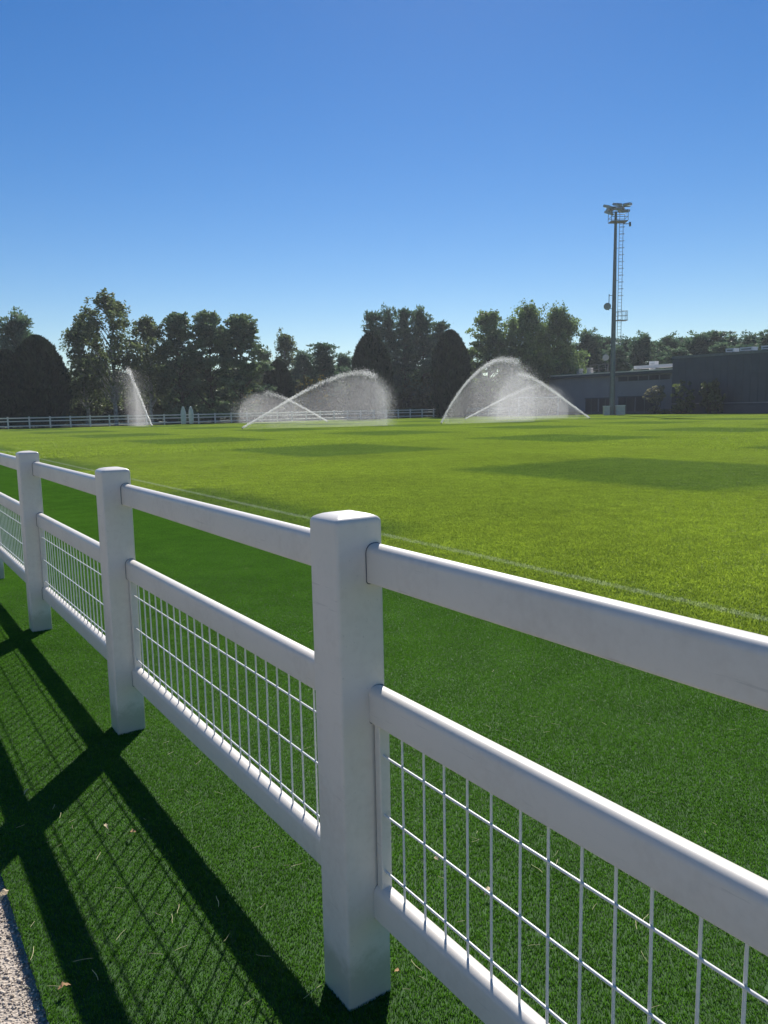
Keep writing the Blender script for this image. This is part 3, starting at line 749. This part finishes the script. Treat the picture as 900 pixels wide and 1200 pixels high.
# ------------------------------------------------------------------ floodlight mast
MY = 102.6
mb = pt(717, 486, MY); mt_ = pt(724.5, 246, MY); MH = mt_[2]
mast = empty('floodlight_mast', (mb[0], MY, 0), 0)
ms = MB(); ms.tube([(0, 0, -.1), (0, 0, MH*.5), (0, 0, MH-.2)], [.36, .27, .16], 16); ms.build('pole', M['steel'], mast)
b = MB(); b.tube([(0, 0, -.03), (0, 0, .1)], .62, 16); b.build('base_plate', M['steel'], mast)
LX = .72
b = MB(); b.tube([(LX-.24, 0, 9.0), (LX-.24, 0, MH-1.6)], .035, 5, False); lr = b.mesh('ladder_rail'); lr.materials.append(M['steel'])
for dx in (0, .48): link(bpy.data.objects.new('ladder_rail', lr), mast).location = (dx, 0, 0)
b = MB(); b.tube([(LX-.24, 0, 0), (LX+.24, 0, 0)], .022, 5, False); rg = b.mesh('rung'); rg.materials.append(M['steel'])
b = MB(); b.tube([(LX-.24, 0, 0), (LX-.3, -.45, 0), (LX, -.7, 0), (LX+.3, -.45, 0), (LX+.24, 0, 0)], .025, 5, False); hp = b.mesh('cage_hoop'); hp.materials.append(M['steel'])
z = 9.2; k = 0
while z < MH-1.6:
    link(bpy.data.objects.new('rung', rg), mast).location = (0, 0, z)
    if k % 2 == 0 and z > 14.6: link(bpy.data.objects.new('cage_hoop', hp), mast).location = (0, 0, z)
    z += .42; k += 1
b = MB(); b.tube([(0, 0, 0), (LX-.24, 0, 0)], .03, 5, False); br_ = b.mesh('bracket'); br_.materials.append(M['steel'])
for z in (9.4, 13, 17, 21, 24.5): link(bpy.data.objects.new('bracket', br_), mast).location = (0, 0, z)
# rest platform
zp = pt(728, 376, MY)[2]
pl = part('platform', M['steel'], mast, (.28, 1.65, -.55, .55, zp, zp+.08))
for x, y in ((.4, -.5), (1.6, -.5), (1.6, .5), (.4, .5), (1.0, -.5), (1.6, 0)):
    b = MB(); b.tube([(x, y, zp+.08), (x, y, zp+1.2)], .03, 5, False); b.build('stanchion', M['steel'], pl)
for zz in (.65, 1.2):
    b = MB(); b.tube([(.4, -.5, zp+zz), (1.6, -.5, zp+zz), (1.6, .5, zp+zz), (.4, .5, zp+zz)], .03, 5, False); b.build('guard_rail', M['steel'], pl)
# dish with its bracket
zd = pt(711, 360, MY)[2]
b = MB(); b.tube([(-.68, -.1, zd-.4), (-.68, -.1, zd+1.6)], .05, 6); b.tube([(-.68, -.1, zd+1.45), (-.2, 0, zd+1.45)], .04, 6); b.tube([(-.68, -.1, zd-.2), (-.2, 0, zd-.2)], .04, 6); b.build('dish_bracket', M['steel'], mast)
dish_part(mast, (-.95, -.35, zd+.05), .46, (-.35, -1, .05), M['dish'])
# head frame, gallery and floodlights
hf = part('gallery', M['steel'], mast, (-.75, 1.35, -.7, .7, MH-1.5, MH-1.4))
for zz in (MH-.95, MH-.4):
    b = MB(); b.tube([(-.75, -.7, zz), (1.35, -.7, zz), (1.35, .7, zz), (-.75, .7, zz), (-.75, -.7, zz)], .035, 5, False); b.build('guard_rail', M['steel'], hf)
for x in (-.75, .3, 1.35):
    for y in (-.7, .7):
        b = MB(); b.tube([(x, y, MH-1.4), (x, y, MH-.4)], .035, 5, False); b.build('stanchion', M['steel'], hf)
b = MB(); b.tube([(-1.25, -.5, MH+.25), (1.75, -.2, MH+.35)], .06, 6); b.tube([(-1.1, -.4, MH-.35), (1.5, -.1, MH-.25)], .06, 6); b.build('crossarm', M['steel'], mast)
def flood(x, y, z, yaw, tilt):
    o_ = MB(); prof = [(-.45, -.12), (.45, -.12), (.5, .02), (.42, .16), (-.3, .2), (-.5, .05)]
    o_.extrude(prof, 'x', -.42, .42)
    q = o_.build('floodlight', M['lamp_body'], mast); q.location = (x, y, z); q.rotation_euler = (tilt, 0, yaw)
    g_ = MB(); g_.box(-.38, .38, -.40, .40, -.15, -.121); g_.build('lens', M['glass'], q)
flood(-1.15, -.5, MH+.25, .9, .35); flood(-.95, -.3, MH-.45, .9, .4); flood(.0, -.6, MH+.5, .3, .3); flood(.15, -.2, MH+.05, .2, .3)
flood(1.35, -.3, MH+.55, -.7, .15); flood(1.2, -.1, MH-.2, -.6, .2); flood(.8, .4, MH+.1, 2.6, .3); flood(-.5, .5, MH+.2, 3.6, .3)
b = MB(); b.tube([(1.0, .0, MH-1.7), (1.75, -.2, MH-1.75)], .05, 6); b.tube([(1.75, -.2, MH-1.55), (1.78, -.2, MH-2.05)], .14, 8); b.build('camera_arm', M['steel'], mast)
tag(mast, 'tall steel floodlight mast with ladder and dish in front of the low building', 'floodlight mast')
for px, w_, h_, lb in ((710.5, .75, 1.15, 'narrow grey equipment cabinet on the outer side of the mast foot'), (726.5, 1.15, 1.2, 'wide grey equipment cabinet on the ladder side of the mast foot')):
    p_ = pt(px, 486, MY-.3); o = empty('cabinet', (p_[0], p_[1], -.02), 0)
    part('body', M['cabinet'], o, (-w_/2, w_/2, -.3, .3, .1, h_)); part('plinth', M['coping'], o, (-w_/2+.02, w_/2-.02, -.28, .28, -.02, .099))
    part('lid', M['white_metal'], o, (-w_/2-.04, w_/2+.04, -.35, .34, h_+.001, h_+.06)); part('door', M['cabinet'], o, (-w_/2+.05, -.015, -.325, -.301, .15, h_-.06), (.015, w_/2-.05, -.325, -.301, .15, h_-.06))
    tag(o, lb, 'cabinet')

# shrubs by the buildings
def at_b(px, off): # stand in front of the facade line
    d = ray(px, 486); d = d / d[1]
    lo, hi = 60, 160
    for _ in range(40):
        mid = (lo+hi)/2; p_ = EYE + d*mid; n_ = (p_ - FO) @ FN
        if n_ > BN + off: lo = mid
        else: hi = mid
    return lo
plant('palebush', 0, 768, 452, at_b(768, 2.5), 24, 'shrub', 'pale dry looking shrub against the low grey wall', 'shrub')
plant('greenbush', 0, 801, 446, at_b(801, 2.8), 24, 'shrub', 'green upright shrub at the corner of the tall dark building', 'shrub')
plant('bush', 0, 833, 446, at_b(833, 2.8), 24, 'shrub', 'dark glossy shrub against the tall dark wall', 'shrub')
for px, lb in ((779, 'low yellow cushion plant next to the pale shrub'), (794, 'low yellow cushion plant next to the green upright shrub')):
    plant('yellow', 0, px, 479, at_b(px, 3.2), 20, 'low_plant', lb, 'plant')

# ------------------------------------------------------------------ goal and mannequins
def goal_at(s, n_, rz):
    o = empty('football_goal', F(s, n_), rz)
    b = MB(); b.tube([(0, 0, 0), (0, 0, 2.44)], .06, 10); pmh = b.mesh('goalpost'); pmh.materials.append(M['goal'])
    for x in (0, 7.44): link(bpy.data.objects.new('goalpost', pmh), o).location = (x, 0, 0)
    b = MB(); b.tube([(-.06, 0, 2.5), (7.5, 0, 2.5)], .06, 10); b.build('crossbar', M['goal'], o)
    for x in (0, 7.44):
        b = MB(); b.tube([(x, .07, 2.44), (x, .9, 2.4), (x, 2.0, .05), (x, .07, .05)], .03, 6); b.build('net_stay', M['goal'], o)
    b = MB(); b.tube([(0, 2.0, .05), (7.44, 2.0, .05)], .03, 6); b.build('ground_bar', M['goal'], o)
    b = MB()
    for k in range(1, 38):
        x = .2*k; b.tube([(x, .07, 2.44), (x, .9, 2.38), (x, 2.0, .06)], .004, 3, False, False)
    for k in range(15):
        t = k/14; y = .9+1.1*t; zz = 2.38*(1-t)+.06*t; b.tube([(0, y, zz), (7.44, y, zz)], .004, 3, False, False)
    tag(b.build('net', M['goal'], o), kind='stuff')
    return tag(o, 'white football goal with net seen through the spray near the mast', 'goal')
gp = pt(608, 488, 106); gs = (gp - FO) @ FA; gn = (gp - FO) @ FN
goal_at(gs, gn, far_rz)
def mannequin(px, Y, label, rz):
    p_ = pt(px, 495, Y); o = empty('training_mannequin', (p_[0], p_[1], 0), rz)
    out = [(.20, .10), (.25, .5), (.27, .95), (.26, 1.3), (.22, 1.55), (.15, 1.75), (.11, 1.9), (.06, 1.99), (0, 2.02)]
    prof = [(x, z) for x, z in out] + [(-x, z) for x, z in out[-2::-1]]
    b = MB(); k = len(prof)
    vs = [(x, -.05 - .09*(1-abs(x)/.3), z) for x, z in prof] + [(x, .02, z) for x, z in prof] + [(x*.55, -.15, z*.93+.04) for x, z in prof]
    b.add(vs, [(j, (j+1) % k, k+(j+1) % k, k+j) for j in range(k)], True); b.add(vs, [(2*k+j, 2*k+(j+1) % k, (j+1) % k, j) for j in range(k)], True)
    b.add(vs[2*k:], [tuple(range(k))]); b.add(vs[k:2*k], [tuple(range(k-1, -1, -1))]); b.build('body', M['mannequin'], o)
    b = MB(); b.tube([(x*1.03, .03, z*1.005) for x, z in prof], .028, 6); b.build('rim', M['white_metal'], o)
    for x in (-.13, .13):
        b = MB(); b.tube([(x, 0, -.03), (x, 0, .16)], .025, 6); b.build('spike', M['black'], o)
    return tag(o, label, 'training mannequin')
mannequin(215.3, 88.5, 'pale oval training mannequin nearer the lone jet in front of the far fence', .15)
mannequin(224.2, 88.9, 'pale oval training mannequin beside its twin, farther from the lone jet', -.2)

# ------------------------------------------------------------------ sprinklers and their water
OV = np.array([(1,1,1),(-1,-1,1),(-1,1,-1),(1,-1,-1)], float) * .8
OF = np.array([(0,2,1),(0,1,3),(0,3,2),(1,2,3)])
def drops(name, P, R, mat):
    n = len(P)
    sc_ = np.repeat(R[:, None], 3, 1)[:, None, :] * np.ones((1, 4, 1))
    V = (P[:, None, :] + OV[None] * sc_).reshape(-1, 3)
    T = (np.arange(n)[:, None, None]*4 + OF[None]).reshape(-1, 3)
    return np_mesh(name, V, T, M[mat])
def spline(W, t):
    """Catmull-Rom through waypoints, t in 0..1"""
    W = np.asarray(W); n = len(W) - 1
    W2 = np.vstack([2*W[0]-W[1], W, 2*W[-1]-W[-2]])
    u = np.clip(t, 0, 1-1e-6) * n; i = u.astype(int); f = (u - i)[:, None]
    a, b, c, d = W2[i], W2[i+1], W2[i+2], W2[i+3]
    return .5*((2*b) + (-a+c)*f + (2*a-5*b+4*c-d)*f*f + (-a+3*b-3*c+d)*f**3)
def sprinkler(way, yaw, label, ncore, nmist, seed, mist_lo=.25, spread=.5, drift=0.0, core_end=.75, size=.0145, fall=1.0):
    nmist = int(nmist*1.6)
    r = np.random.default_rng(seed)
    S = gpt(*way[0]); d = np.array([math.cos(yaw), math.sin(yaw), 0]); nv = np.array([-d[1], d[0], 0])
    W = []
    for x, y in way:                                  # waypoints in the jet's own vertical plane
        q = ray(x, y); t = ((S - EYE) @ nv) / (q @ nv); W.append(EYE + q*t - S)
    W = np.array(W); W[0] = (0, 0, .12); W[:, 2] = np.maximum(W[:, 2], .05)
    o = empty('sprinkler', (S[0], S[1], -.02), 0)
    b = MB(); b.tube([(0, 0, -.05), (0, 0, .10)], .035, 10); b.build('riser', M['black'], o)
    ax = W[1]-W[0]; ax = ax/np.linalg.norm(ax)
    b = MB(); b.tube([np.array([0, 0, .10]) - ax*.05, np.array([0, 0, .12]) + ax*.12], [.035, .022], 8); b.build('nozzle', M['black'], o)
    # coherent jet
    t = r.random(ncore)**.95 * core_end; P = spline(W, t)
    P += r.normal(size=P.shape) * (.035 + .15*(t[:, None]/core_end)**2.0)
    R = size*(1.0 + .8*r.random(ncore)) * (1.1 - .3*t/core_end)
    P[:, 2] = np.maximum(P[:, 2], .03)
    jt = drops('jet', P, R, 'water'); tag(link(bpy.data.objects.new('water_jet', jt), o), kind='stuff')
    # drops tearing off and raining down below the arc
    t = np.clip(r.beta(1.5 + 2*mist_lo, 1.15, nmist), .02, .999); P = spline(W, t)
    u = r.random(nmist)**1.15 * fall
    lat = r.normal(size=nmist) * (.12 + spread*t)
    along = r.normal(size=nmist) * (.05 + .35*t)
    zz = P[:, 2].copy()
    streak = .75 + .5*np.sin(t*55 + 3*np.sin(t*17+seed))
    keep = r.random(nmist) < np.clip(streak*.8 + .25*(1-u), 0, 1) * (1 - .45*u)
    P = P + np.outer(lat, nv) + np.outer(along + drift*u*zz*.3, d)
    P[:, 2] = zz*(1-u) + r.normal(size=nmist)*(.02 + .10*t)
    keep &= P[:, 2] > .02
    P = P[keep]; R = size*(.55 + .6*r.random(len(P)))
    ms_ = drops('mist', P, R, 'mist'); tag(link(bpy.data.objects.new('water_spray', ms_), o), kind='stuff')
    # fine mist hanging under the arc
    tt = np.concatenate([np.linspace(.10, .97, 22)]); Q = spline(W, tt); b = MB(); vs = []
    for i, (q, t_) in enumerate(zip(Q, tt)):
        env = math.sin(math.pi*min(1, .06 + i/21*.92))**.5
        w_ = (.05 + spread*1.25*t_)*env; zt = max(.12, q[2]*.985); zb = .03
        for lx, zz in ((0, zt), (w_*.6, zb+(zt-zb)*.82), (w_, zb+(zt-zb)*.45), (w_*.8, zb), (-w_*.8, zb), (-w_, zb+(zt-zb)*.45), (-w_*.6, zb+(zt-zb)*.82)):
            vs.append(np.array([q[0], q[1], zz]) + nv*lx)
    b.add(vs, [(i*7+j, i*7+(j+1) % 7, (i+1)*7+(j+1) % 7, (i+1)*7+j) for i in range(21) for j in range(7)]); b.add(vs[:7], [tuple(range(6, -1, -1))]); b.add(vs[-7:], [tuple(range(7))])
    mo = b.build('mist', M['cloud'], o); tag(mo, kind='stuff')
    bm = bmesh.new(); bm.from_mesh(mo.data); bmesh.ops.remove_doubles(bm, verts=bm.verts, dist=1e-5); bmesh.ops.recalc_face_normals(bm, faces=bm.faces); bm.to_mesh(mo.data); bm.free()
    return tag(o, label, 'sprinkler')
sprinkler([(178, 500), (170, 480), (161, 457), (152, 437), (150, 433), (153, 440)], 2.25, 'sprinkler throwing a lone steep jet beside the training mannequins', 2600, 9000, 1, .35, .9, -1.0, .72)
sprinkler([(284, 503), (315, 483), (350, 462), (390, 443), (425, 436), (446, 447), (455, 470)], .25, 'sprinkler throwing the long low arc that crosses a smaller one', 3800, 26000, 2, .12, .55, .2, .78)
sprinkler([(384, 495), (360, 480), (335, 467), (310, 460), (290, 464), (278, 482)], 2.8, 'sprinkler throwing the smaller arc that crosses under the long one', 2400, 13000, 3, .2, .7, .2, .6)
sprinkler([(517, 497), (531, 470), (549, 446), (570, 428), (590, 421), (612, 428), (630, 450)], .35, 'sprinkler throwing the tallest arc beside the oval evergreen', 4200, 34000, 4, .10, .6, .3, .8)
sprinkler([(545, 492), (575, 475), (605, 460), (635, 450), (655, 456), (668, 478)], .15, 'sprinkler throwing the low arc inside the tallest one', 2600, 12000, 5, .2, .6, .2, .6)
sprinkler([(691, 491), (668, 473), (645, 456), (622, 442), (602, 438), (588, 452), (580, 478)], 2.9, 'sprinkler near the mast foot throwing its arc toward the tallest one', 3400, 20000, 6, .12, .6, .2, .62)

# ------------------------------------------------------------------ litter on the turf
def leaf_mesh(seed, L=.030, W=.016, mat='leaf_dry'):
    r = np.random.default_rng(seed); b = MB(); k = 7; vs = []
    for i in range(k):
        t = i/(k-1); wd = W*.5*math.sin(math.pi*min(1, t*.92+.04))**.8; curl = .010*math.sin(2.5*t)*r.uniform(.6, 1.3)
        vs += [(L*(t-.5), -wd, curl + wd*.5), (L*(t-.5), 0, curl), (L*(t-.5), wd, curl + wd*.35)]
    fs = []
    for i in range(k-1):
        for j in (0, 1): fs.append((3*i+j, 3*i+j+1, 3*i+4+j, 3*i+3+j))
    b.add(vs, fs, True); me = b.mesh('fallen_leaf'); me.materials.append(M[mat]); return me
lms = [leaf_mesh(1), leaf_mesh(2, .026, .014, 'leaf_pale'), leaf_mesh(3, .022, .016)]
def fallen(px, py, k, label, sc_=1.0):
    p_ = gpt(px, py, .0); o = link(bpy.data.objects.new('fallen_leaf', lms[k])); o.location = (p_[0], p_[1], .004)
    o.rotation_euler = (random.uniform(-.3, .3), random.uniform(-.3, .3), random.uniform(0, 6.28)); o.scale = (sc_,)*3
    tag(o, label, 'leaf')
fallen(155, 979, 0, 'curled brown leaf lying among the wire mesh shadows', 1.1)
fallen(124, 971, 1, 'small pale leaf a hand away from the curled brown leaf in the mesh shadows', .9)
fallen(32, 930, 1, 'pale leaf at the corner of two crossing shadows')
fallen(76, 1160, 0, 'small brown leaf at the turf edge near the gravel')
fallen(572, 1048, 1, 'tan leaf on the turf seen through the wire mesh', 1.2)
fallen(512, 1009, 1, 'small cream leaf seen through the mesh close to the first post', .8)
fallen(4, 1053, 1, 'long tan leaf lying on the gravel', 1.6)
fallen(466, 1142, 2, 'brown leaf fragment at the foot of the big post', .8)
def straw_mesh(seed, L):
    r = np.random.default_rng(seed); k = 6; ang = 0; p = np.zeros(3); P = [p.copy()]
    bend = r.normal()*.35
    for i in range(k):
        ang += bend/ k + r.normal()*.10; p = p + np.array([math.cos(ang), math.sin(ang), .06*math.sin(math.pi*i/k)])*L/k; P.append(p.copy())
    b = MB(); b.tube(P, [.0005]+[.0008]*(k-1)+[.0003], 4, False); me = b.mesh('straw'); me.materials.append(M['straw']); return me
sms_ = [straw_mesh(i, .022 + .008*i) for i in range(5)]
random.seed(12)
spots = [(222, 930), (228, 945), (205, 926), (262, 1105), (135, 1104), (192, 1095), (202, 1083), (192, 1120), (147, 1042), (325, 982), (340, 1015), (355, 1012), (295, 995), (262, 932), (215, 952), (135, 968), (80, 965),
         (300, 1120), (298, 1172), (222, 1108), (115, 1150), (85, 968), (70, 960), (118, 1000), (168, 960), (305, 1065), (590, 930), (560, 975), (648, 1005), (700, 1060), (640, 1110), (745, 1080), (560, 985), (655, 850), (826, 975), (835, 965), (880, 1080), (720, 900), (770, 930), (545, 870), (600, 870), (690, 960), (860, 1130), (760, 1130), (480, 1160), (500, 1150)]
spots += [(random.uniform(15, 360), random.uniform(840, 1190)) for _ in range(18)] + [(random.uniform(470, 890), random.uniform(830, 1190)) for _ in range(18)] + [(random.uniform(160, 420), random.uniform(660, 900)) for _ in range(20)] + [(random.uniform(455, 890), random.uniform(760, 860)) for _ in range(14)]
for x, y in spots:
    p_ = gpt(x, y); o = bpy.data.objects.new('straw_wisp', random.choice(sms_)); link(o)
    o.location = (p_[0], p_[1], .002 + random.random()*.003); o.rotation_euler = (0, random.uniform(-.1, .1), random.random()*6.28); s_ = random.uniform(.6, 1.25); o.scale = (s_, s_, 1)
    tag(o, 'thin pale wisp of dry grass lying on the artificial turf', 'grass wisp', 'dry grass wisps on the turf')

# ------------------------------------------------------------------ thin summer air
b = MB(); b.box(-420, 420, -60, 420, -1.2, 34)
hz = bpy.data.materials.new('air'); hz.use_nodes = True; t = hz.node_tree; t.nodes.remove(t.nodes['Principled BSDF'])
pv = t.nodes.new('ShaderNodeVolumePrincipled'); pv.inputs['Color'].default_value = (.86, .92, 1.0, 1); pv.inputs['Density'].default_value = .00031; pv.inputs['Anisotropy'].default_value = .35
t.links.new(pv.outputs[0], t.nodes['Material Output'].inputs['Volume'])
ho = b.build('haze', hz); tag(ho, kind='stuff')
